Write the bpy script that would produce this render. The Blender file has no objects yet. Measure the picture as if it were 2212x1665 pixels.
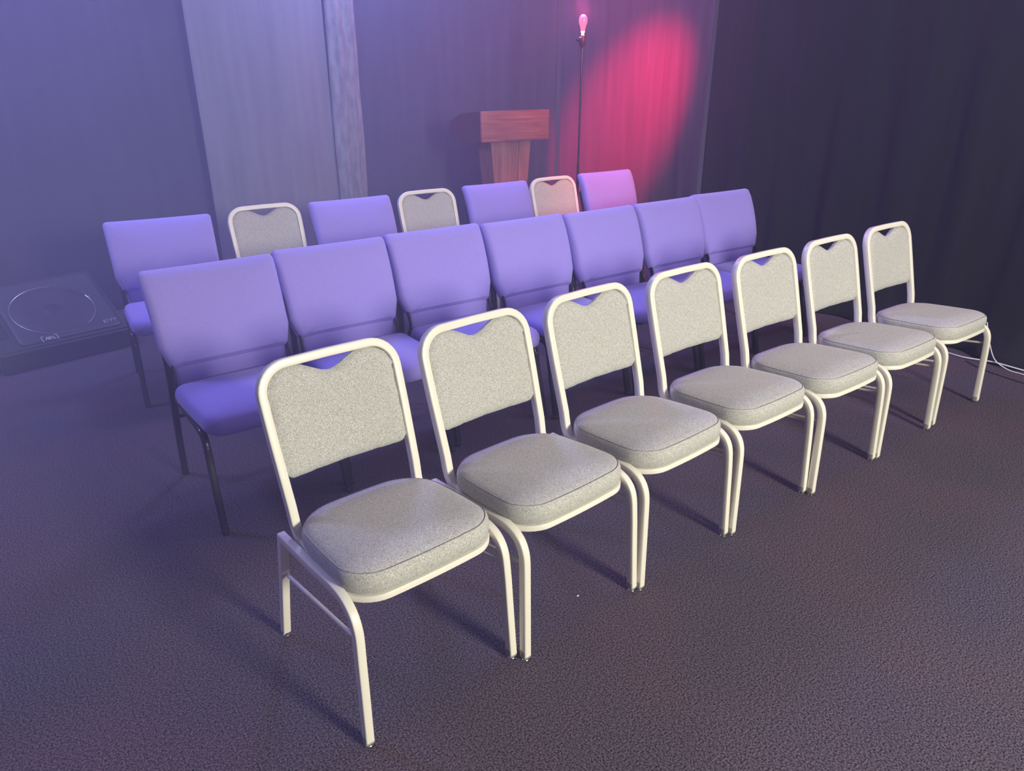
import bpy, bmesh, math, random
from mathutils import Vector, Matrix
random.seed(7)
S = bpy.context.scene
COL = S.collection
R = math.radians

# ------------------------------------------------------------------ materials
def mat(name, base=(.5, .5, .5), rough=.5, metal=0., noise=None, sheen=0., bump=None, spec=.5, emis=None):
    m = bpy.data.materials.new(name); m.use_nodes = True
    nt = m.node_tree; b = nt.nodes['Principled BSDF']
    b.inputs['Base Color'].default_value = (*base, 1)
    b.inputs['Roughness'].default_value = rough
    b.inputs['Metallic'].default_value = metal
    b.inputs['Specular IOR Level'].default_value = spec
    b.inputs['Sheen Weight'].default_value = sheen
    b.inputs['Sheen Roughness'].default_value = .5
    tc = nt.nodes.new('ShaderNodeTexCoord')
    if noise:                       # (scale, detail, dark colour, light colour, lo, hi [, stretch])
        n = nt.nodes.new('ShaderNodeTexNoise'); n.inputs['Scale'].default_value = noise[0]
        n.inputs['Detail'].default_value = noise[1]
        r = nt.nodes.new('ShaderNodeValToRGB')
        r.color_ramp.elements[0].position = noise[4]; r.color_ramp.elements[1].position = noise[5]
        r.color_ramp.elements[0].color = (*noise[2], 1); r.color_ramp.elements[1].color = (*noise[3], 1)
        if len(noise) > 6:
            mp = nt.nodes.new('ShaderNodeMapping'); mp.inputs['Scale'].default_value = noise[6]
            nt.links.new(tc.outputs['Object'], mp.inputs['Vector']); nt.links.new(mp.outputs['Vector'], n.inputs['Vector'])
        else:
            nt.links.new(tc.outputs['Object'], n.inputs['Vector'])
        nt.links.new(n.outputs['Fac'], r.inputs['Fac']); nt.links.new(r.outputs['Color'], b.inputs['Base Color'])
    if bump:                        # (scale, strength, distance)
        n2 = nt.nodes.new('ShaderNodeTexNoise'); n2.inputs['Scale'].default_value = bump[0]; n2.inputs['Detail'].default_value = 3
        nt.links.new(tc.outputs['Object'], n2.inputs['Vector'])
        bp = nt.nodes.new('ShaderNodeBump'); bp.inputs['Strength'].default_value = bump[1]; bp.inputs['Distance'].default_value = bump[2]
        nt.links.new(n2.outputs['Fac'], bp.inputs['Height']); nt.links.new(bp.outputs['Normal'], b.inputs['Normal'])
    if emis:
        b.inputs['Emission Color'].default_value = (*emis[0], 1); b.inputs['Emission Strength'].default_value = emis[1]
    return m

M = {}
M['frame'] = mat('cream powder coat', (.78, .75, .66), .36, bump=(40, .05, .001))
M['oat'] = mat('heather grey upholstery', noise=(430, 3, (.26, .26, .24), (.64, .64, .60), .36, .64), rough=.95, sheen=.15, bump=(600, .35, .001))
M['piping'] = mat('grey piping', (.24, .23, .215), .9)
M['glide'] = mat('nickel glide', (.75, .73, .68), .25, 1.)
M['cap'] = mat('grey leg cap', (.30, .29, .26), .6)
M['violet'] = mat('violet upholstery', noise=(300, 2, (.275, .225, .66), (.315, .26, .74), .35, .65), rough=.9, sheen=.3, bump=(500, .12, .0008))
M['black_metal'] = mat('glossy black tube', (.018, .018, .022), .22, .0)
M['black_plastic'] = mat('black plastic', (.02, .02, .025), .45)
M['scuff'] = mat('scuffed paint', (.12, .10, .08), .7)
M['stage_black'] = mat('black curtain cloth', noise=(3, 3, (.004, .0045, .011), (.0065, .007, .018), .3, .7, (6, 6, .4)), rough=.95, sheen=.05, bump=(14, .15, .01))
M['stage_blue'] = mat('blue-black curtain cloth', noise=(3, 3, (.030, .030, .046), (.042, .042, .066), .3, .7, (6, 6, .4)), rough=.95, sheen=.1, bump=(14, .12, .01))
M['stage_grey'] = mat('grey curtain cloth', noise=(3, 3, (.125, .135, .170), (.165, .175, .215), .3, .7, (6, 6, .4)), rough=.95, sheen=.3, bump=(14, .15, .01))
M['lace'] = mat('pale crinkled cloth', noise=(26, 6, (.15, .16, .20), (.21, .22, .26), .4, .6, (1, 1, .35)), rough=.95, bump=(45, .4, .006))
M['spk_case'] = mat('speaker case', (.03, .03, .036), .55, bump=(160, .3, .001))
M['spk_mesh'] = mat('speaker grille', noise=(380, 1, (.03, .03, .036), (.085, .085, .10), .42, .58), rough=.5, metal=.2)
M['spk_cone'] = mat('speaker cone behind grille', (.042, .036, .044), .6)
M['ring'] = mat('silver ring', (.5, .5, .55), .3, .8)
M['badge'] = mat('pale badge', (.75, .75, .80), .4)
M['wood_h'] = mat('wood board', noise=(5, 6, (.20, .055, .050), (.40, .14, .12), .3, .7, (.6, .6, 9)), rough=.5)
M['wood_v'] = mat('wood column', noise=(5, 6, (.20, .075, .065), (.36, .16, .14), .3, .7, (9, 9, .6)), rough=.5)
M['wood_shaded'] = mat('shaded wood', (.085, .022, .024), .5)  # shade of the unlit side boards put into the wood colour
M['cord'] = mat('white cord', (.72, .72, .74), .5)
M['lint'] = mat('lint', (.8, .8, .8), .8)

# bulb glass: it gives off the red light
M['bulb'] = mat('red bulb glass', (.45, .03, .08), .3, emis=((1.0, .20, .36), 1.15))
M['bulb_neck'] = mat('bulb neck', (.95, .6, .65), .3, emis=((1.0, .5, .6), 1.8))

# carpet
def carpet():
    m = bpy.data.materials.new('carpet'); m.use_nodes = True; nt = m.node_tree; b = nt.nodes['Principled BSDF']
    tc = nt.nodes.new('ShaderNodeTexCoord')
    n = nt.nodes.new('ShaderNodeTexNoise'); n.inputs['Scale'].default_value = 190; n.inputs['Detail'].default_value = 5; n.inputs['Roughness'].default_value = .75
    r = nt.nodes.new('ShaderNodeValToRGB')
    r.color_ramp.elements[0].position = .42; r.color_ramp.elements[1].position = .60
    r.color_ramp.elements[0].color = (.012, .010, .013, 1); r.color_ramp.elements[1].color = (.205, .170, .202, 1)
    nt.links.new(tc.outputs['Object'], n.inputs['Vector']); nt.links.new(n.outputs['Fac'], r.inputs['Fac'])
    n3 = nt.nodes.new('ShaderNodeTexNoise'); n3.inputs['Scale'].default_value = 1.7; n3.inputs['Detail'].default_value = 2
    nt.links.new(tc.outputs['Object'], n3.inputs['Vector'])
    r3 = nt.nodes.new('ShaderNodeValToRGB')
    r3.color_ramp.elements[0].position = .35; r3.color_ramp.elements[1].position = .65
    r3.color_ramp.elements[0].color = (.80, .84, .92, 1); r3.color_ramp.elements[1].color = (1.0, .88, .92, 1)
    nt.links.new(n3.outputs['Fac'], r3.inputs['Fac'])
    mx = nt.nodes.new('ShaderNodeMix'); mx.data_type = 'RGBA'; mx.blend_type = 'MULTIPLY'; mx.inputs[0].default_value = 1
    nt.links.new(r.outputs['Color'], mx.inputs[6]); nt.links.new(r3.outputs['Color'], mx.inputs[7])
    nt.links.new(mx.outputs[2], b.inputs['Base Color'])
    b.inputs['Roughness'].default_value = 1; b.inputs['Specular IOR Level'].default_value = .1
    bp = nt.nodes.new('ShaderNodeBump'); bp.inputs['Strength'].default_value = .16; bp.inputs['Distance'].default_value = .003
    nt.links.new(n.outputs['Fac'], bp.inputs['Height']); nt.links.new(bp.outputs['Normal'], b.inputs['Normal'])
    return m
M['carpet'] = carpet()

# ------------------------------------------------------------------ mesh helpers
def obj(name, bm, m, parent=None, smooth=True, label=None):
    bmesh.ops.recalc_face_normals(bm, faces=bm.faces)
    me = bpy.data.meshes.new(name); bm.to_mesh(me); bm.free()
    if smooth:
        for p in me.polygons: p.use_smooth = True
    if isinstance(m, (list, tuple)):
        for x in m: me.materials.append(x)
    else: me.materials.append(m)
    if smooth:
        me.set_sharp_from_angle(angle=R(50))
    o = bpy.data.objects.new(name, me); COL.objects.link(o)
    if parent: o.parent = parent
    if label: o['label'] = label
    return o

def thing(name, label, cat, loc=(0, 0, 0), rz=0, group=None):
    o = bpy.data.objects.new(name, None); COL.objects.link(o); o.empty_display_size = .1
    o.location = loc; o.rotation_euler = (0, 0, rz); o['label'] = label; o['category'] = cat
    if group: o['group'] = group
    return o

def tag(o, label, cat, group=None):
    o['label'] = label; o['category'] = cat
    if group: o['group'] = group
    return o

def rrect(w, h, r, n=3):
    """rounded rectangle section, list of (a, b)"""
    pts = []
    for cx, cy, a0 in ((w/2-r, h/2-r, 0), (-w/2+r, h/2-r, 90), (-w/2+r, -h/2+r, 180), (w/2-r, -h/2+r, 270)):
        for k in range(n+1):
            a = R(a0 + 90*k/n); pts.append((cx + r*math.cos(a), cy + r*math.sin(a)))
    return pts

def sweep(bm, path, sec, ref, closed=False, caps=True, scale=None):
    """sweep a 2-D section along path; ref(i, tangent) gives the section's first axis"""
    P = [Vector(p) for p in path]; n = len(P); rings = []
    for i, p in enumerate(P):
        if closed: t = (P[(i+1) % n] - P[i-1]).normalized()
        else: t = (P[min(i+1, n-1)] - P[max(i-1, 0)]).normalized()
        a = ref(i, t) if callable(ref) else Vector(ref)
        a = (a - t*a.dot(t)).normalized(); b = t.cross(a)
        k = 1 if scale is None else scale[i]
        rings.append([bm.verts.new(p + a*u*k + b*v*k) for u, v in sec])
    m = len(sec)
    for i in range(n if closed else n-1):
        A, B = rings[i], rings[(i+1) % n]
        for j in range(m): bm.faces.new((A[j], A[(j+1) % m], B[(j+1) % m], B[j]))
    if caps and not closed:
        bm.faces.new(rings[0][::-1]); bm.faces.new(rings[-1])

def circ(r, n=10): return [(r*math.cos(2*math.pi*k/n), r*math.sin(2*math.pi*k/n)) for k in range(n)]

def tube(bm, path, r, n=10):
    P = [Vector(p) for p in path]
    t = (P[-1]-P[0])
    ref = Vector((0, 0, 1)) if abs(t.normalized().z) < .8 else Vector((1, 0, 0))
    sweep(bm, path, circ(r, n), ref)

def smooth_path(pts, sub=6):
    """Catmull-Rom through pts"""
    P = [Vector(p) for p in pts]; out = []
    for i in range(len(P)-1):
        p0 = P[max(i-1, 0)]; p1 = P[i]; p2 = P[i+1]; p3 = P[min(i+2, len(P)-1)]
        for k in range(sub):
            t = k/sub
            out.append(.5*((2*p1) + (p2-p0)*t + (2*p0-5*p1+4*p2-p3)*t*t + (-p0+3*p1-3*p2+p3)*t**3))
    out.append(P[-1]); return out

def lathe(bm, prof, n=20, c=(0, 0, 0)):
    rings = []
    for r, z in prof:
        if r < 1e-5: rings.append([bm.verts.new((c[0], c[1], c[2]+z))])
        else: rings.append([bm.verts.new((c[0]+r*math.cos(2*math.pi*k/n), c[1]+r*math.sin(2*math.pi*k/n), c[2]+z)) for k in range(n)])
    for A, B in zip(rings, rings[1:]):
        for j in range(n):
            k = (j+1) % n
            if len(A) == 1: bm.faces.new((A[0], B[j], B[k]))
            elif len(B) == 1: bm.faces.new((A[j], A[k], B[0]))
            else: bm.faces.new((A[j], A[k], B[k], B[j]))
    if len(rings[0]) > 1: bm.faces.new(rings[0][::-1])
    if len(rings[-1]) > 1: bm.faces.new(rings[-1])

def box(bm, lo, hi, bevel=0.):
    x0, y0, z0 = lo; x1, y1, z1 = hi
    v = [bm.verts.new(p) for p in ((x0,y0,z0),(x1,y0,z0),(x1,y1,z0),(x0,y1,z0),(x0,y0,z1),(x1,y0,z1),(x1,y1,z1),(x0,y1,z1))]
    fs = [bm.faces.new([v[i] for i in f]) for f in ((0,3,2,1),(4,5,6,7),(0,1,5,4),(1,2,6,5),(2,3,7,6),(3,0,4,7))]
    if bevel:
        es = list({e for f in fs for e in f.edges})
        bmesh.ops.bevel(bm, geom=es, offset=bevel, segments=2, affect='EDGES', profile=.6)

def ring_solid(bm, outline, prof, place):
    """outline: closed convex list of (a,b); prof: list of (inset, height); last ones shrink to the centroid.
    place(a, b, h) -> 3-D point"""
    n = len(outline)
    cx = sum(p[0] for p in outline)/n; cy = sum(p[1] for p in outline)/n
    nor = []
    for i in range(n):
        ax, ay = outline[i-1]; bx, by = outline[(i+1) % n]
        tx, ty = bx-ax, by-ay; L = math.hypot(tx, ty) or 1
        nx, ny = ty/L, -tx/L
        if nx*(outline[i][0]-cx) + ny*(outline[i][1]-cy) < 0: nx, ny = -nx, -ny
        nor.append((nx, ny))
    rings = []
    for ins, h in prof:
        if isinstance(ins, str):            # 's0.8': scale toward the centroid
            k = float(ins[1:])
            rings.append([bm.verts.new(place(cx+(p[0]-cx)*k, cy+(p[1]-cy)*k, h)) for p in outline])
        else:
            rings.append([bm.verts.new(place(p[0]-q[0]*ins, p[1]-q[1]*ins, h)) for p, q in zip(outline, nor)])
    for A, B in zip(rings, rings[1:]):
        for j in range(n): bm.faces.new((A[j], A[(j+1) % n], B[(j+1) % n], B[j]))
    bm.faces.new(rings[0][::-1]); bm.faces.new(rings[-1])
    return rings

def round_poly(corners, seg=8):
    """corners: list of (x, y, r) counter-clockwise -> rounded outline with points on the long edges too"""
    n = len(corners); out = []
    for i in range(n):
        x, y, r = corners[i]; px, py, _ = corners[i-1]; qx, qy, _ = corners[(i+1) % n]
        u = Vector((px-x, py-y)).normalized(); v = Vector((qx-x, qy-y)).normalized()
        ang = math.acos(max(-1, min(1, u.dot(v)))); d = r/math.tan(ang/2)
        a = Vector((x, y))+u*d; b = Vector((x, y))+v*d
        for k in range(seg+1):
            t = k/seg; c = Vector((x, y))
            # circular-like blend through a quadratic with weight
            w = math.sin(ang/2)
            p = ((1-t)**2*a + 2*t*(1-t)*w*c + t*t*b)/((1-t)**2 + 2*t*(1-t)*w + t*t)
            out.append((p.x, p.y))
    res = []
    m = len(out)
    for i in range(m):                       # densify long runs
        a = Vector(out[i]); b = Vector(out[(i+1) % m]); L = (b-a).length
        k = max(1, int(L/.035))
        for j in range(k): q = a.lerp(b, j/k); res.append((q.x, q.y))
    return res

def bow(outline, cx, cy, hw, hh, amt_x=0., amt_y=0.):
    """push the middle of each side outward"""
    out = []
    for x, y in outline:
        u = (x-cx)/hw; v = (y-cy)/hh
        out.append((x + amt_x*u*max(0, 1-v*v), y + amt_y*v*max(0, 1-u*u)))
    return out

# ------------------------------------------------------------------ banquet chair (local: x right, y from front feet to rear feet, origin under seat centre y=.25)
Y0 = .25
def L(x, y, z): return Vector((x, y-Y0, z))
SEAT_T = R(4.6)                                   # seat rises towards the front
def seat_pt(x, y, h):
    """point on the tilted seat: h above the underside plane"""
    yy = y - .25
    return L(x, .25 + yy*math.cos(SEAT_T) + h*math.sin(SEAT_T)*1.0, .412 - yy*math.sin(SEAT_T) + h*math.cos(SEAT_T))

TOPY, TOPZ, BOTY, BOTZ = .546, .889, .428, .478   # centre line of the hoop
TV = Vector((0, TOPY-BOTY, TOPZ-BOTZ)); TL = TV.length; TV.normalize()
TN = Vector((0, -TV.z, TV.y))                     # back plane normal, towards the front
def back_pt(x, v, h):                             # v metres up the back plane from the bend, h in front
    p = Vector((x, BOTY-Y0, BOTZ)) + TV*v + TN*h
    return p

def make_banquet_chair(label, group):
    t = thing('banquet_chair', label, 'chair', group=group)
    fm = M['frame']
    # seat cushion
    out = round_poly([(-.222, .022, .085), (.222, .022, .085), (.207, .435, .125), (-.207, .435, .125)], 8)
    out = bow(out, 0, .23, .22, .21, .010, .010)
    prof = [(.016, .004), (.006, .006), (.000, .016), (-.005, .034), (-.004, .054), (.000, .064),
            (.004, .068), (.006, .0675), (.010, .071), (.022, .0765), (.045, .081), ('s0.72', .085), ('s0.45', .087), ('s0.18', .088)]
    bm = bmesh.new(); ring_solid(bm, out, prof, seat_pt)
    seat = obj('seat', bm, M['oat'], t)
    bm = bmesh.new()
    sweep(bm, [seat_pt(x*.985, .23+(y-.23)*.985, .0685) for x, y in out], circ(.0010, 6), Vector((0, 0, 1)), closed=True)
    obj('piping', bm, M['piping'], seat, label='thin dark piping round the top edge of the cushion')
    # pan under the seat
    bm = bmesh.new()
    o2 = [(x*1.012, .23+(y-.23)*1.015) for x, y in out]
    ring_solid(bm, o2, [(.03, -.016), (.008, -.016), (.001, -.012), (.0, .000), (.002, .005), (.012, .006)], seat_pt)
    obj('seat_pan', bm, fm, t, label='cream metal rim under the seat')
    # hoop of the back
    hw, rc = .2105, .082
    path = []
    def P(x, v, h=0): path.append(back_pt(x, v, h))
    low = [L(-.200, .330, .395), L(-.200, .365, .398), L(-.2015, .395, .408), L(-.203, .416, .430), L(-.204, .427, .458)]
    path += smooth_path(low, 3)
    for v in (.03, .12, .22, .30): P(-.2045-.006*min(1, v/.25), v)
    for k in range(9):
        a = R(180-90*k/8); P(-(hw-rc)+rc*math.cos(a), TL-rc+rc*math.sin(a))
    P(0, TL+.0015)
    half = [Vector(p) for p in path]
    path = half + [Vector((-p.x, p.y, p.z)) for p in half[-2::-1]]
    X = Vector((1, 0, 0)); nlow = len(smooth_path(low, 3))
    def ref(i, tt):
        if i < nlow or i >= len(path)-nlow:
            r = X.cross(tt); return r if r.dot(TN) > 0 else -r
        return TN
    bm = bmesh.new(); sweep(bm, path, rrect(.031, .0255, .0035, 2), ref)
    hoop = obj('back_frame', bm, fm, t)
    # back pad
    W = .1975; NX, NV = 36, 22
    v0 = .1020; vt = TL-.0095
    def vtop(x):
        ax = abs(x); rr = .074
        top = vt
        if ax > W-rr: top = vt-rr+math.sqrt(max(0, rr*rr-(ax-(W-rr))**2))
        s = max(0, 1-ax/.106)
        n = .038*(s*s*(3-2*s))**1.0
        return top-n-.002
    def vbot(x):
        ax = abs(x); rr = .032
        return v0+(rr-math.sqrt(max(0, rr*rr-(ax-(W-rr))**2)) if ax > W-rr else 0)
    ring = []
    xs = [W*math.sin(math.pi/2*(-1+2*i/NX)) for i in range(NX+1)]
    outl = [(x, vtop(x)) for x in [W*(-1+2*i/120) for i in range(121)]] + [(x, vbot(x)) for x in [W*(-1+2*i/120) for i in range(121)]]
    outl += [(-W, vbot(W)+(vtop(W)-vbot(W))*k/30) for k in range(31)] + [(W, vbot(W)+(vtop(W)-vbot(W))*k/30) for k in range(31)]
    def thick(x, v, T, rr):
        d = min(math.hypot(x-a, v-b) for a, b in outl)
        u = min(1, d/rr); return T*math.sqrt(max(0, 1-(1-u)**2))
    def bowh(x, v):                                # the pad is dished backwards across its width
        s = 1-(x/W)**2; k = max(0, 1-(v-v0)/.25)
        return -.030*s*(.30+.70*k)
    bm = bmesh.new(); F = []; B = []
    for x in xs:
        fa, ba = [], []
        for j in range(NV+1):
            s = .5-.5*math.cos(math.pi*j/NV); v = vbot(x)+(vtop(x)-vbot(x))*s
            ft = thick(x, v, .020, .030); bt = thick(x, v, .010, .012)
            fa.append(bm.verts.new(back_pt(x, v, -.002+ft+bowh(x, v)))); ba.append(bm.verts.new(back_pt(x, v, -.006-bt+bowh(x, v))))
        F.append(fa); B.append(ba)
    for i in range(NX):
        for j in range(NV):
            bm.faces.new((F[i][j], F[i+1][j], F[i+1][j+1], F[i][j+1])); bm.faces.new((B[i][j], B[i][j+1], B[i+1][j+1], B[i+1][j]))
    for i in range(NX):
        bm.faces.new((F[i][0], B[i][0], B[i+1][0], F[i+1][0])); bm.faces.new((F[i][NV], F[i+1][NV], B[i+1][NV], B[i][NV]))
    for j in range(NV):
        bm.faces.new((F[0][j], F[0][j+1], B[0][j+1], B[0][j])); bm.faces.new((F[NX][j], B[NX][j], B[NX][j+1], F[NX][j+1]))
    obj('backrest', bm, M['oat'], t)
    # legs
    sec = rrect(.0242, .028, .0035, 2)
    for s in (-1, 1):
        fp = [L(s*.2325, .470, .398), L(s*.2325, .40, .4035), L(s*.2325, .26, .413), L(s*.2325, .155, .4255)]
        arc = [(.115, .4285), (.085, .426), (.058, .4165), (.038, .400), (.0255, .377), (.019, .345)]
        fp += [L(s*.2335, y, z) for y, z in arc] + [L(s*.236, .0145, .28), L(s*.239, .009, .17), L(s*.2425, .0035, .06), L(s*.244, .001, .017)]
        fp = fp[:3] + smooth_path(fp[3:11], 3) + fp[11:]
        bm = bmesh.new(); sweep(bm, fp, sec, X)
        leg = obj('leg', bm, fm, t)
        bm = bmesh.new(); sweep(bm, [L(s*.2436, .0018, .034), L(s*.244, .001, .0105)], rrect(.0262, .0268, .005, 2), X)
        obj('leg_cap', bm, M['cap'], leg, label='dull grey cap on the leg end')
        bm = bmesh.new(); lathe(bm, [(.0, 0), (.0105, 0), (.012, .002), (.010, .0045), (.004, .006), (.004, .014), (0, .014)], 14, L(s*.244, .001, 0))
        obj('glide', bm, M['glide'], leg, label='small shiny metal glide')
        rp = [L(s*.2325, .462, .400), L(s*.235, .486, .27), L(s*.240, .513, .12), L(s*.244, .529, .017)]
        bm = bmesh.new(); sweep(bm, rp, sec, X)
        leg = obj('leg', bm, fm, t)
        bm = bmesh.new(); lathe(bm, [(.0, 0), (.0105, 0), (.012, .002), (.010, .0045), (.004, .006), (.004, .014), (0, .014)], 14, L(s*.244, .529, 0))
        obj('glide', bm, M['glide'], leg, label='small shiny metal glide')
        bm = bmesh.new(); tube(bm, [L(s*.2345, .484, .262), L(s*.2345, .0235, .335)], .0058, 8)
        obj('side_rod', bm, fm, t)
        # scuffs on the front of the leg
    for s, z in ((-1, .085), (1, .115)):
        bm = bmesh.new(); lathe(bm, [(0, -.0003), (.0035, -.0003), (.0028, .0006), (0, .0006)], 8)
        bmesh.ops.rotate(bm, verts=bm.verts, cent=(0, 0, 0), matrix=Matrix.Rotation(R(90), 3, 'X'))
        bmesh.ops.scale(bm, verts=bm.verts, vec=(1, 1, 1.5))
        bmesh.ops.translate(bm, verts=bm.verts, vec=L(s*.2415-.002, .0055-.0125, z))
        obj('scuff', bm, M['scuff'], t, label='dark chip in the paint of a front leg')
    return t

# ------------------------------------------------------------------ violet church chair
def make_church_chair(label, group):
    t = thing('church_chair', label, 'chair', group=group)
    vm = M['violet']; bmM = M['black_metal']; X = Vector((1, 0, 0))
    # plane of the back
    b0 = Vector((0, .494-Y0, .530)); b1 = Vector((0, .628-Y0, .905)); tv = (b1-b0); H = tv.length; tv.normalize(); tn = Vector((0, -tv.z, tv.y))
    def bp(x, v, h):
        # gentle lumbar bulge of the whole front; the cushion dishes a little round the sitter
        bul = .016*math.sin(max(0, min(1, v/H))*math.pi)
        top = max(0, (v-H*.80)/(H*.2)); 
        return b0 + X*x + tv*v + tn*(h + bul*(1 if h > 0 else .3) - .012*top*top - .014*(1-(x/.27)**2)*(v/H if v > 0 else 0))
    out = round_poly([(-.241, -.004, .024), (.241, -.004, .024), (.268, .085, .060), (.274, H+.006, .022), (-.274, H+.006, .022), (-.268, .085, .060)], 7)
    prof = [(.014, -.050), (.006, -.049), (.0, -.040), (-.002, -.022), (.0, -.005), (.007, .006), (.016, .012), ('s0.91', .0160), ('s0.78', .019), ('s0.5', .022), ('s0.2', .023)]
    bm = bmesh.new(); ring_solid(bm, out, prof, bp)
    obj('backrest', bm, vm, t)
    # lower lumbar panel
    def lp(x, v, h): return Vector((0, .503-Y0, .533)) + X*x + Vector((0, -.10, -1)).normalized()*v + Vector((0, -1, .10)).normalized()*h
    out = round_poly([(-.236, -.012, .014), (.236, -.012, .014), (.231, .11, .02), (-.231, .11, .02)], 5)
    bm = bmesh.new(); ring_solid(bm, out, [(.012, -.035), (.002, -.033), (0, -.022), (.001, -.008), (.007, .000), ('s0.93', .005), ('s0.7', .008), ('s0.3', .010)], lp)
    obj('lumbar_pad', bm, vm, t)
    # seat
    def sp(x, y, z):
        k = max(0, (.13-y)/.14)
        return L(x, y, z - .020*k*k - .010*(y/.5) + .004)
    out = round_poly([(-.248, .018, .060), (.248, .018, .060), (.262, .46, .04), (-.262, .46, .04)], 7)
    out = bow(out, 0, .21, .25, .24, .004, .010)
    prof = [(.022, .406), (.006, .409), (.0, .418), (-.004, .438), (-.001, .456), (.008, .470), (.022, .478), (.045, .483), ('s0.72', .487), ('s0.45', .489), ('s0.15', .490)]
    bm = bmesh.new(); ring_solid(bm, out, prof, sp)
    obj('seat', bm, vm, t)
    bm = bmesh.new(); box(bm, L(-.215, .06, .386), L(.215, .44, .404), .004)
    obj('seat_base', bm, M['black_plastic'], t)
    sec = rrect(.026, .030, .008, 3)
    for s in (-1, 1):
        # front leg with the rail that runs back along the seat
        fp = smooth_path([L(s*.250, .47, .402), L(s*.250, .30, .398), L(s*.250, .16, .394), L(s*.2505, .112, .384), L(s*.2505, .089, .352), L(s*.252, .074, .28), L(s*.255, .048, .17), L(s*.2565, .028, .085), L(s*.258, .010, .004)], 4)
        bm = bmesh.new(); sweep(bm, fp, sec, X); leg = obj('leg', bm, bmM, t)
        bm = bmesh.new(); lathe(bm, [(0, 0), (.0135, 0), (.0148, .003), (.0148, .020), (.0135, .022), (0, .022)], 14, L(s*.258, .010, 0)); obj('foot_cap', bm, M['black_plastic'], leg)
        # tiny bright stud added as a glint near the top of the front leg
        bm = bmesh.new(); tube(bm, [L(s*.2505, .070, .345), L(s*.2505, .085, .345)], .0045, 8); obj('leg_glint', bm, M['ring'], leg, label='small bright stud standing in for a glint on the leg')
        # rear leg runs up behind the back pad
        rp = smooth_path([L(s*.258, .585, .004), L(s*.256, .583, .15), L(s*.250, .578, .33), L(s*.246, .574, .46), L(s*.243, .588, .56), L(s*.243, .625, .67), L(s*.243, .655, .76)], 4)
        bm = bmesh.new(); sweep(bm, rp, sec, X); leg = obj('leg', bm, bmM, t)
        bm = bmesh.new(); lathe(bm, [(0, 0), (.0135, 0), (.0148, .003), (.0148, .020), (.0135, .022), (0, .022)], 14, L(s*.258, .585, 0)); obj('foot_cap', bm, M['black_plastic'], leg)
        # curved flat bracket from rail up beside the lumbar panel
        br = smooth_path([L(s*.245, .50, .415), L(s*.2435, .480, .445), L(s*.2415, .478, .48), L(s*.240, .490, .515), L(s*.238, .510, .540)], 4)
        bm = bmesh.new(); sweep(bm, br, rrect(.010, .024, .004, 2), X); obj('side_bracket', bm, bmM, t, label='glossy black bracket joining seat and back')
    bm = bmesh.new(); tube(bm, [L(-.252, .579, .28), L(.252, .579, .28)], .009, 10); obj('stretcher', bm, bmM, t)
    return t

def copy_tree(o, parent=None):
    c = o.copy(); COL.objects.link(c)
    if parent: c.parent = parent
    for ch in list(o.children):
        if ch.name in COL.objects: copy_tree(ch, c)
    return c

# placement: origin is the pivot under the seat centre, .25 behind the front feet
def put(o, ox, oy, w, deg):
    o.location = (ox+w/2, oy+Y0, 0); o.rotation_euler = (0, 0, R(deg))

W1 = .4877
front = [  # x, y, rotation, label
    (0, 0, 2.86, 'pale banquet chair nearest the camera, at the near left end of the front row'),
    (.5110, -.0030, 4.0, 'second pale banquet chair of the front row, a loose thread on its seat side'),
    (1.0262, .0159, 3.28, 'third pale banquet chair from the near end of the front row'),
    (1.5499, .0213, 1.18, 'middle pale banquet chair of the seven in the front row'),
    (2.0590, -.0020, .34, 'fifth pale banquet chair of the front row, beside the one with a dented seat'),
    (2.5773, -.0056, .14, 'pale banquet chair with a dented seat, next to last in the front row'),
    (3.1310, .0001, -.44, 'last pale banquet chair of the front row, right beside the dark curtain and white cord'),
]
GF = 'pale banquet chairs of the front row'
ch0 = make_banquet_chair(front[0][3], GF)
fr = []
for i, (x, y, rz, lab) in enumerate(front):
    c = ch0 if i == 0 else copy_tree(ch0)
    c['label'] = lab; put(c, x, y, W1, rz); fr.append(c)

W2 = .5453; XP, YP, PP = -.0208, 1.1766, .55588
mid = [
    (0, 0, .40, 'violet chair at the left end of the middle row, black legs in full view'),
    (-.0045, .0431, -1.53, 'second violet chair of the middle row from the left, behind the nearest pale chair'),
    (.0060, .0566, -2.0, 'third violet chair of the middle row from the left'),
    (.0055, .0083, -.28, 'violet chair in the very middle of the seven in the middle row'),
    (-.0050, -.0265, .19, 'fifth violet chair of the middle row from the left, in front of the pink-lit chair'),
    (.0008, -.0292, -.41, 'sixth violet chair of the middle row, overlapped by the last one beside it'),
    (.0047, -.0056, -2.64, 'last violet chair at the right end of the middle row, backed by the dark curtain'),
]
GM = 'violet chairs of the middle row'
cc0 = make_church_chair(mid[0][3], GM)
for i, (dx, dy, rz, lab) in enumerate(mid):
    c = cc0 if i == 0 else copy_tree(cc0)
    c['label'] = lab; put(c, XP+i*PP+dx, YP+dy, W2, rz)

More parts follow.
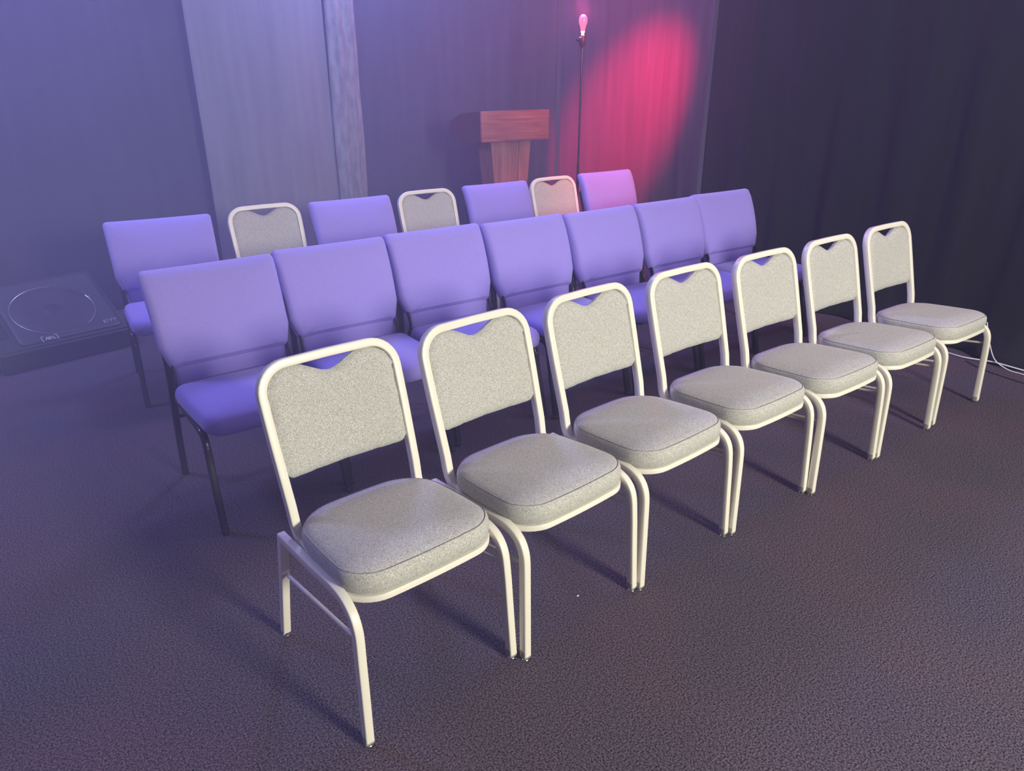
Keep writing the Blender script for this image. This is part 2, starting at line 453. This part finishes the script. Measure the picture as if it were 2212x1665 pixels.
X3, Y3, P3 = .0422, 2.4668, .5738
back = {
    0: (-.0105, .105, -6.5, 'violet chair at the left end of the back row, next to the floor speaker'),
    2: (-.0005, -.0534, -1.2, 'violet chair of the back row between the first two pale chairs of that row'),
    4: (.0105, -.0257, -2.4, 'violet chair of the back row directly in front of the wooden lectern'),
    6: (.0005, .0085, -2.2, 'pink-lit violet chair at the right end of the back row, by the red bulb stand'),
}
for i, (dx, dy, rz, lab) in back.items():
    c = copy_tree(cc0); c['label'] = lab; c['group'] = 'violet chairs of the back row'
    put(c, X3+i*P3+dx, Y3+dy, W2, rz)
    if i == 0: c.scale = (1.035, 1, .972)
bb = {
    1: (.685, 2.615, -2.0, 'pale banquet chair nearest the left end of the back row, second seat from the speaker'),
    3: (1.80, 2.56, -2.0, 'pale banquet chair at the middle of the back row, left of the lectern'),
    5: (2.95, 2.57, -1.0, 'pale banquet chair of the back row tinted pink by the red bulb'),
}
for i, (x, y, rz, lab) in bb.items():
    c = copy_tree(ch0); c['label'] = lab; c['group'] = 'pale banquet chairs of the back row'
    put(c, x, y, W1, rz)

# seat of the sixth front chair is dented: its own mesh
def own_mesh(ch, base):
    for k in ch.children:
        if k.name.split('.')[0] == base: k.data = k.data.copy(); return k
k6 = own_mesh(fr[5], 'seat')
for v in k6.data.vertices:
    if v.co.z > .47:
        d = math.hypot((v.co.x+.10)/.050, (v.co.y-.10)/.036)
        v.co.z -= .016*math.exp(-d*d)
        e = math.hypot((v.co.x+.145)/.030, (v.co.y-.07)/.05); v.co.z += .005*math.exp(-e*e)
# a loose thread on the second chair's seat
bm = bmesh.new(); tube(bm, [L(-.2225, .285, .468), L(-.2245, .286, .455), L(-.2255, .288, .442)], .0009, 5)
obj('loose_thread', bm, M['lint'], fr[1], label='pale loose thread hanging from the seat side')

# ------------------------------------------------------------------ floor
bm = bmesh.new()
v = [bm.verts.new(q) for q in ((-4.5, -6, 0), (5.6, -6, 0), (5.6, 5.4, 0), (-4.5, 5.4, 0))]; bm.faces.new(v)
o = obj('floor', bm, M['carpet'], smooth=False); o['kind'] = 'structure'

# ------------------------------------------------------------------ curtains
def curtain(name, path, z0, z1, m, label, seed=1, amp=.03, wl=.24, nz=26, sag=0., pool=0., per=.016, top_in=0.):
    """hanging cloth with folds along a ground path"""
    rnd = random.Random(seed)
    P = smooth_path([(x, y, 0) for x, y in path], 12)
    # resample
    D = [0]
    for a, b in zip(P, P[1:]): D.append(D[-1]+(b-a).length)
    n = max(8, int(D[-1]/per)); pts = []; j = 0
    for i in range(n+1):
        s = D[-1]*i/n
        while j < len(D)-2 and D[j+1] < s: j += 1
        pts.append((s, P[j].lerp(P[j+1], (s-D[j])/max(1e-9, D[j+1]-D[j]))))
    ph = [rnd.uniform(0, 6.28) for _ in range(6)]; am = [rnd.uniform(.5, 1) for _ in range(6)]
    ks = [2*math.pi/(wl*rnd.uniform(.8, 1.25)*f) for f in (1, .57, 2.3, .36, 4.1, 1.4)]
    sl = [rnd.uniform(-.08, .08) for _ in range(6)]
    bm = bmesh.new(); rows = []
    for iz in range(nz+1):
        f = iz/nz; z = z0+(z1-z0)*(f**1.25)
        row = []
        for i, (s, p) in enumerate(pts):
            t = (pts[min(i+1, n)][1]-pts[max(i-1, 0)][1]).normalized(); nn = Vector((t.y, -t.x, 0))   # towards the room
            w = 0
            for q in range(6):
                ss = s + sl[q]*z + sag*z*z*.1
                val = math.sin(ks[q]*ss+ph[q])
                if q in (0, 1): val = math.copysign(abs(val)**.75, val)
                w += am[q]*val*(1, .35, .8, .16, .9, .5)[q]
            w *= amp*(.55+.45*min(1, (1-f)*1.2))
            off = w
            if pool and z < .20: 
                k = (1-z/.20); off += pool*k*k*(1+.4*math.sin(9*s+ph[0])) 
            zz = z
            if pool and z < .12: zz = max(.004, z + .010*math.sin(23*s+5*z*40+ph[1])*(1-z/.12))
            row.append(bm.verts.new(p + nn*off + Vector((0, 0, zz))))
        rows.append(row)
    for a, b in zip(rows, rows[1:]):
        for i in range(n): bm.faces.new((a[i], a[i+1], b[i+1], b[i]))
    o = obj(name, bm, m)
    md = o.modifiers.new('thick', 'SOLIDIFY'); md.thickness = .004; md.offset = 0
    o['label'] = label; o['category'] = 'curtain'
    return o
ZT = 3.1
curtain('stage_curtain', [(-4.2, 4.9), (-2.5, 4.80), (-1.0, 4.72), (.2, 4.62), (1.12, 4.58)], .01, ZT, M['stage_blue'],
        'dark blue-black curtain on the left, behind the floor speaker', 3, .014, .75)
curtain('stage_curtain', [(.98, 4.40), (1.35, 4.37), (1.75, 4.37), (1.984, 4.40)], .01, ZT, M['stage_grey'],
        'lighter grey curtain panel hanging behind the left half of the back row', 5, .008, .40)
curtain('curtain_edging', [(1.992, 4.41), (2.02, 4.365), (2.09, 4.35), (2.19, 4.37), (2.245, 4.41)], .01, ZT, M['lace'],
        'crinkled pale strip of cloth along the right edge of the grey curtain', 8, .012, .10, per=.01)
curtain('stage_curtain', [(2.0, 4.60), (2.8, 4.62), (3.6, 4.60), (4.15, 4.56), (4.36, 4.47)], .01, ZT, M['stage_blue'],
        'dark blue curtain behind the wooden lectern', 11, .010, .6)
curtain('stage_curtain', [(4.385, 4.44), (4.46, 4.2), (4.50, 3.7), (4.49, 3.2), (4.46, 2.70)], .01, ZT, M['stage_blue'],
        'curtain glowing red beside the bulb on its stand', 13, .010, .26, per=.010)
curtain('stage_curtain', [(4.472, 2.685), (4.50, 2.2), (4.50, 1.6), (4.44, 1.0), (4.42, .5), (4.43, .0), (4.45, -.6), (4.42, -1.4), (4.42, -2.4)], .004, ZT, M['stage_black'],
        'long near-black curtain along the right side, its hem pooling on the carpet', 17, .020, .42, pool=.085, sag=.25)

# ------------------------------------------------------------------ floor speaker (wedge lying on the floor)
def speaker():
    ang = math.atan2(3.70-3.575, .151-(-.56))
    t = thing('floor_speaker', 'large black wedge speaker lying on the floor left of the back row', 'speaker', (-.575, 3.575, 0), ang)
    Wd = .735; fz = .128; dp = .58; tz = .405
    prof = [(0, 0), (0, fz), (dp, tz), (dp+.09, tz-.02), (dp+.12, .02), (dp+.10, 0)]
    bm = bmesh.new()
    A = [bm.verts.new((0, y, z)) for y, z in prof]; B = [bm.verts.new((Wd, y, z)) for y, z in prof]
    n = len(prof)
    bm.faces.new(A[::-1]); bm.faces.new(B)
    for i in range(n): bm.faces.new((A[i], A[(i+1) % n], B[(i+1) % n], B[i]))
    bmesh.ops.bevel(bm, geom=list(bm.edges), offset=.012, segments=3, affect='EDGES')
    obj('cabinet', bm, M['spk_case'], t)
    sl = Vector((0, dp, tz-fz)); LN = sl.length; sl.normalize(); nn = Vector((0, -sl.z, sl.y))
    def F(u, v, h): return Vector((u, 0, fz)) + sl*v + nn*h
    # grille
    out = round_poly([(.125, .035, .03), (Wd-.03, .035, .03), (Wd-.03, LN-.03, .03), (.125, LN-.03, .03)], 5)
    bm = bmesh.new(); ring_solid(bm, out, [(0, .0), (.002, .006), (.008, .009), ('s0.9', .010)], F)
    g = obj('grille', bm, M['spk_mesh'], t)
    cu, cv, rr = .395, .300, .232
    bm = bmesh.new(); ring_solid(bm, [(cu+rr*math.cos(a*math.pi/32), cv+rr*math.sin(a*math.pi/32)) for a in range(64)], [(0, .0095), (.002, .0115), ('s0.6', .012)], F)
    c = obj('woofer', bm, M['spk_cone'], t, label='round woofer showing through the grille')
    bm = bmesh.new(); ring_solid(bm, [(cu+.055*math.cos(a*math.pi/16), cv+.055*math.sin(a*math.pi/16)) for a in range(32)], [(0, .011), (.004, .014), ('s0.5', .017)], F)
    obj('dust_cap', bm, M['spk_case'], c)
    # bright ring, interrupted as in the photo
    for a0, a1 in ((75, 285), (-55, 20)):
        bm = bmesh.new()
        sweep(bm, [F(cu+rr*math.cos(R(a)), cv+rr*math.sin(R(a)), .0125) for a in range(a0, a1+1, 5)], circ(.0022, 6), nn)
        obj('woofer_ring', bm, M['ring'], c, label='thin silver arc round the woofer')
    # left: recessed horn slot
    bm = bmesh.new(); ring_solid(bm, round_poly([(.03, .16, .02), (.10, .10, .02), (.10, .36, .02), (.03, .40, .02)], 4), [(0, .001), (.004, .005), ('s0.8', -.004)], F)
    obj('horn', bm, M['black_plastic'], t)
    bm = bmesh.new(); ring_solid(bm, round_poly([(.02, .43, .008), (.105, .43, .008), (.105, .455, .008), (.02, .455, .008)], 3), [(0, .001), (.003, .008), ('s0.9', .009)], F)
    obj('handle_lip', bm, M['spk_mesh'], t)
    # vent dots, top left
    bm = bmesh.new()
    for i in range(12):
        for j in range(4):
            c0 = F(.03+i*.0125+(j % 2)*.006, LN-.075+j*.012, .0125)
            bmesh.ops.create_icosphere(bm, subdivisions=1, radius=.0022, matrix=Matrix.Translation(c0))
    o = obj('vent_dots', bm, M['ring'], t, label='patch of bright perforations'); o['kind'] = 'stuff'
    # badges: corner-bracketed emblem and a small mark
    bm = bmesh.new()
    def bar(u0, v0, u1, v1, w=.0032):
        a = F(u0, v0, .0135); b = F(u1, v1, .0135); sweep(bm, [a, b], rrect(.002, w, .0006, 1), nn)
    u, v = .245, .025
    for s0, s1 in ((0, 1), (.085, -1)):
        bar(u+s0, v, u+s0, v+.045); bar(u+s0, v+.045, u+s0+s1*.014, v+.045); bar(u+s0, v, u+s0+s1*.006, v)
    for k, (a, b, c2, d) in enumerate(((.016, .004, .028, .036), (.028, .036, .034, .006), (.022, .02, .05, .024), (.038, .036, .040, .004), (.040, .034, .056, .030), (.056, .03, .044, .018), (.044, .018, .058, .006), (.062, .036, .066, .006), (.066, .006, .074, .012))):
        bar(u+a, v+b, u+c2, v+d)
    obj('badge', bm, M['badge'], t, smooth=False, label='small pale emblem between corner brackets')
    bm = bmesh.new(); u, v = .612, .075
    for a, b, c2, d in ((0, 0, .002, .030), (.002, .03, .014, .026), (.014, .026, .004, .015), (.004, .015, .016, .004), (.016, .004, 0, 0), (.022, .004, .026, .030), (.026, .03, .036, .024), (.042, .004, .044, .028), (.044, .016, .056, .017), (.044, .028, .058, .027), (.064, .006, .066, .030), (.066, .030, .078, .024), (.078, .024, .067, .016)):
        bar(u+a, v+b, u+c2, v+d, .0022)
    obj('small_mark', bm, M['badge'], t, smooth=False, label='small pale lettering mark')
    for a, b in ((.640, .36), (.632, .345), (.648, .345), (.64, .33)):
        pass
    bm = bmesh.new(); bmesh.ops.create_icosphere(bm, subdivisions=2, radius=.005, matrix=Matrix.Translation(F(.63, .36, .012)))
    obj('screw', bm, M['ring'], t)
speaker()

# ------------------------------------------------------------------ lectern
def lectern():
    t = thing('lectern', 'wooden lectern with a wide board and tapering column behind the back row', 'lectern', (3.232, 3.62, 0), 0)
    hw = .344
    bm = bmesh.new(); box(bm, (-hw, 0, 1.138), (hw, .020, 1.371), .003); obj('front_board', bm, M['wood_h'], t)
    def slab(name, pts, x0, x1, m):
        bm = bmesh.new()
        A = [bm.verts.new((x0, y, z)) for y, z in pts]; B = [bm.verts.new((x1, y, z)) for y, z in pts]
        bm.faces.new(A); bm.faces.new(B[::-1]); n = len(pts)
        for i in range(n): bm.faces.new((A[i], A[(i+1) % n], B[(i+1) % n], B[i]))
        obj(name, bm, m, t, smooth=False)
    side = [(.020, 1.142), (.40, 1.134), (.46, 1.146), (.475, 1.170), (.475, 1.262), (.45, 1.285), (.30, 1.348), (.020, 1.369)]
    slab('side_board', side, -hw+.002, -hw+.020, M['wood_shaded']); slab('side_board', side, hw-.020, hw-.002, M['wood_shaded'])
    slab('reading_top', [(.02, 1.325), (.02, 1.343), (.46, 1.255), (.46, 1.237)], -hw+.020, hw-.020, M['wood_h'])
    slab('under_board', [(.02, 1.138), (.02, 1.156), (.43, 1.150), (.43, 1.134)], -hw+.020, hw-.020, M['wood_shaded'])
    def col(xa, xb, y, y2, m, nm):
        bm = bmesh.new(); wt, wb = .207, .105; v = []
        for z, w in ((1.138, wt), (.06, wb)):
            for x in (xa, xb):
                for yy in (y, y2): v.append(bm.verts.new((x*w, yy, z)))
        for q in [(0, 1, 3, 2), (4, 6, 7, 5), (0, 4, 5, 1), (2, 3, 7, 6), (0, 2, 6, 4), (1, 5, 7, 3)]: bm.faces.new([v[i] for i in q])
        return obj(nm, bm, m, t, smooth=False)
    col(-1, -.42, .072, .26, M['wood_v'], 'column_strip'); col(.42, 1, .072, .26, M['wood_v'], 'column_strip')
    col(-.42, .42, .080, .26, M['wood_v'], 'column_panel')
    bm = bmesh.new(); box(bm, (-.27, .0, 0), (.27, .40, .06), .008); obj('base', bm, M['wood_shaded'], t)
lectern()

# ------------------------------------------------------------------ bulb on a stand
def bulb_stand():
    t = thing('lamp_stand', 'thin black stand holding a glowing red bulb between lectern and back row', 'lamp', (3.636, 3.300, 0))
    bm = bmesh.new(); tube(bm, [(0, 0, .02), (-.002, 0, .95)], .011, 12); tube(bm, [(-.002, 0, .93), (0, 0, 1.83)], .0078, 12)
    obj('pole', bm, M['black_metal'], t)
    bm = bmesh.new(); lathe(bm, [(0, 0), (.13, 0), (.132, .008), (.11, .018), (.02, .03), (.014, .06), (0, .06)], 28); obj('base', bm, M['black_metal'], t)
    bm = bmesh.new(); lathe(bm, [(.0, 0), (.016, 0), (.017, .02), (.027, .03), (.029, .075), (.024, .092), (.0, .092)], 20, (0, 0, 1.822)); obj('socket', bm, M['black_plastic'], t)
    bm = bmesh.new(); tube(bm, [(0, 0, 1.872), (-.058, .006, 1.884)], .011, 10); k = obj('clamp_arm', bm, M['black_plastic'], t)
    bm = bmesh.new(); tube(bm, [(-.046, -.012, 1.9), (-.018, -.014, 1.901)], .0028, 8); obj('switch', bm, M['badge'], k, label='small lit switch')
    bm = bmesh.new()
    lathe(bm, [(.0, .045), (.0165, .045), (.018, .058), (.0225, .078), (.030, .098), (.0335, .115), (.0325, .133), (.025, .149), (.012, .158), (0, .160)], 24, (0, 0, 1.9))
    b = obj('bulb', bm, M['bulb'], t, label='glowing red glass bulb')
    bm = bmesh.new(); lathe(bm, [(0, .008), (.0145, .008), (.0135, .018), (.010, .024), (.010, .030), (.016, .036), (.0163, .0445), (0, .0445)], 20, (0, 0, 1.9)); obj('bulb_neck', bm, M['bulb_neck'], b, label='bright pink-white neck of the bulb')
bulb_stand()

# ------------------------------------------------------------------ cords on the right
def cord(name, pts, r, m, label, cat='cord'):
    bm = bmesh.new(); P = smooth_path(pts, 8)
    sweep(bm, P, circ(r, 6), Vector((.03, .02, 1)))
    o = obj(name, bm, m); tag(o, label, cat); return o
cord('cord', [(4.27, .262, .255), (4.27, .250, .22), (4.27, .215, .125), (4.265, .165, .042), (4.26, .085, .006), (4.255, .0, .004), (4.26, -.2, .004)], .0030, M['cord'],
     'thin white cord hanging down beside the last front chair onto the carpet')
cord('cable', [(4.27, .78, .006), (4.27, .60, .006), (4.275, .465, .006), (4.25, .33, .012), (4.275, .18, .022), (4.275, .06, .022), (4.28, -.1, .018), (4.28, -.4, .012)], .0040, M['cord'],
     'white cable lying along the hem of the right curtain')
cord('cable', [(4.215, .30, .005), (4.16, .20, .004), (4.12, .05, .004), (4.10, -.25, .004)], .0028, M['black_plastic'],
     'thin black cable looping over the carpet by the right curtain')
bm = bmesh.new(); bmesh.ops.create_icosphere(bm, subdivisions=2, radius=.0032); 
for v in bm.verts: v.co.z *= .6; v.co.x *= 1.5
o = obj('lint', bm, M['lint']); o.location = (.845, .10, .002); tag(o, 'tiny white speck of lint on the carpet below the second front chair', 'lint')

# ------------------------------------------------------------------ haze that fills the room
bm = bmesh.new(); box(bm, (-4.4, -3.4, -.05), (5.5, 5.3, 3.05))
hz = obj('haze', bm, None, smooth=False) if False else None
me = bpy.data.meshes.new('haze'); bm.to_mesh(me); bm.free()
hz = bpy.data.objects.new('haze', me); COL.objects.link(hz)
hm = bpy.data.materials.new('stage haze'); hm.use_nodes = True; nt = hm.node_tree; nt.nodes.clear()
vo = nt.nodes.new('ShaderNodeVolumeScatter'); vo.inputs['Color'].default_value = (.60, .62, 1, 1); vo.inputs['Density'].default_value = .032; vo.inputs['Anisotropy'].default_value = .25  # blue scatter colour puts blue stage light into the haze
tc = nt.nodes.new('ShaderNodeTexCoord'); dt = nt.nodes.new('ShaderNodeVectorMath'); dt.operation = 'DOT_PRODUCT'
dt.inputs[1].default_value = (-.72, .69, 0)                       # the haze drifts in from the back left of the room
mr = nt.nodes.new('ShaderNodeMapRange'); mr.interpolation_type = 'SMOOTHSTEP'
for k, q in zip(('From Min', 'From Max', 'To Min', 'To Max'), (-2.0, 3.2, .001, .115)): mr.inputs[k].default_value = q
nt.links.new(tc.outputs['Object'], dt.inputs[0]); nt.links.new(dt.outputs['Value'], mr.inputs['Value']); nt.links.new(mr.outputs[0], vo.inputs['Density'])
om = nt.nodes.new('ShaderNodeOutputMaterial'); nt.links.new(vo.outputs[0], om.inputs['Volume'])
me.materials.append(hm); hz['kind'] = 'stuff'; tag(hz, 'theatrical haze hanging in the air of the room, blue light tinted into its colour', 'haze')

# ------------------------------------------------------------------ lights
def look(o, target):
    o.rotation_euler = (Vector(target)-o.location).to_track_quat('-Z', 'Y').to_euler()
def area(name, loc, target, size, power, col):
    l = bpy.data.lights.new(name, 'AREA'); l.shape = 'DISK'; l.size = size; l.energy = power; l.color = col
    o = bpy.data.objects.new(name, l); COL.objects.link(o); o.location = loc; look(o, target); return o
def spot(name, loc, target, ang, power, col, blend=.6, size=.06):
    l = bpy.data.lights.new(name, 'SPOT'); l.spot_size = R(ang); l.energy = power; l.color = col; l.spot_blend = blend; l.shadow_soft_size = size
    o = bpy.data.objects.new(name, l); COL.objects.link(o); o.location = loc; look(o, target); return o
def point(name, loc, power, col, size):
    l = bpy.data.lights.new(name, 'POINT'); l.energy = power; l.color = col; l.shadow_soft_size = size
    o = bpy.data.objects.new(name, l); COL.objects.link(o); o.location = loc; return o
area('key_lamp', (1.6, -5.0, 2.45), (1.9, 1.6, .8), 1.1, 420, (1.0, .965, .79))
spot('row_fill', (1.4, -.7, 3.15), (1.7, 2.7, .8), 58, 80, (.90, .86, .98), 1.0, .25)  # added fill, brightens the middle and back rows
point('blue_stage_lamp', (-1.8, 3.9, 3.6), 440, (.36, .36, 1.0), .35)
point('blue_back_lamp', (2.2, 3.9, 3.6), 380, (.35, .37, 1.0), .35)
point('violet_top_lamp', (3.3, .0, 3.2), 105, (.82, .62, .95), .5)
spot('red_stage_lamp', (3.0, 2.0, 3.1), (4.49, 3.60, 1.32), 30, 4800, (1.0, .0, .07), 1.0, .05)
spot('red_spill_fill', (4.1, 1.7, 3.0), (3.85, 2.98, .88), 40, 360, (1.0, .12, .18), 1.0, .08)  # added spot standing in for red spill and bounce off the curtain
l = bpy.data.lights.new('bulb_light', 'POINT'); l.energy = 42; l.color = (1, .08, .22); l.shadow_soft_size = .04
o = bpy.data.objects.new('bulb_light', l); COL.objects.link(o); o.location = (3.636, 3.30, 2.095)

w = bpy.data.worlds.new('World'); S.world = w; w.use_nodes = True
w.node_tree.nodes['Background'].inputs[0].default_value = (.34, .26, .52, 1)
w.node_tree.nodes['Background'].inputs[1].default_value = .20

# ------------------------------------------------------------------ camera
f, pitch, roll, yaw = 1543.516, R(23.347), R(-.068), R(36.635)
cd = bpy.data.cameras.new('camera'); co = bpy.data.objects.new('camera', cd); COL.objects.link(co)
cd.sensor_fit = 'HORIZONTAL'; cd.sensor_width = 36; cd.lens = 36*f/2212
Fv = Vector((math.sin(yaw)*math.cos(pitch), math.cos(yaw)*math.cos(pitch), -math.sin(pitch)))
Rv = Vector((math.cos(yaw), -math.sin(yaw), 0)); Uv = Rv.cross(Fv)
R2 = Rv*math.cos(roll)+Uv*math.sin(roll); U2 = -Rv*math.sin(roll)+Uv*math.cos(roll)
m = Matrix((R2, U2, -Fv)).transposed().to_4x4(); m.translation = Vector((-.4941, -1.3279, 1.6190))
co.matrix_world = m; cd.clip_start = .02
S.camera = co

S.view_settings.view_transform = 'Standard'; S.view_settings.look = 'None'
S.view_settings.exposure = 0; S.view_settings.gamma = 1; S.view_settings.use_curve_mapping = False
S.cycles.use_denoising = True
S.cycles.volume_step_rate = 2.0; S.cycles.volume_max_steps = 64
S.cycles.max_bounces = 6; S.cycles.diffuse_bounces = 3; S.cycles.volume_bounces = 1
S.cycles.caustics_reflective = False; S.cycles.caustics_refractive = False
S.cycles.sample_clamp_indirect = 4
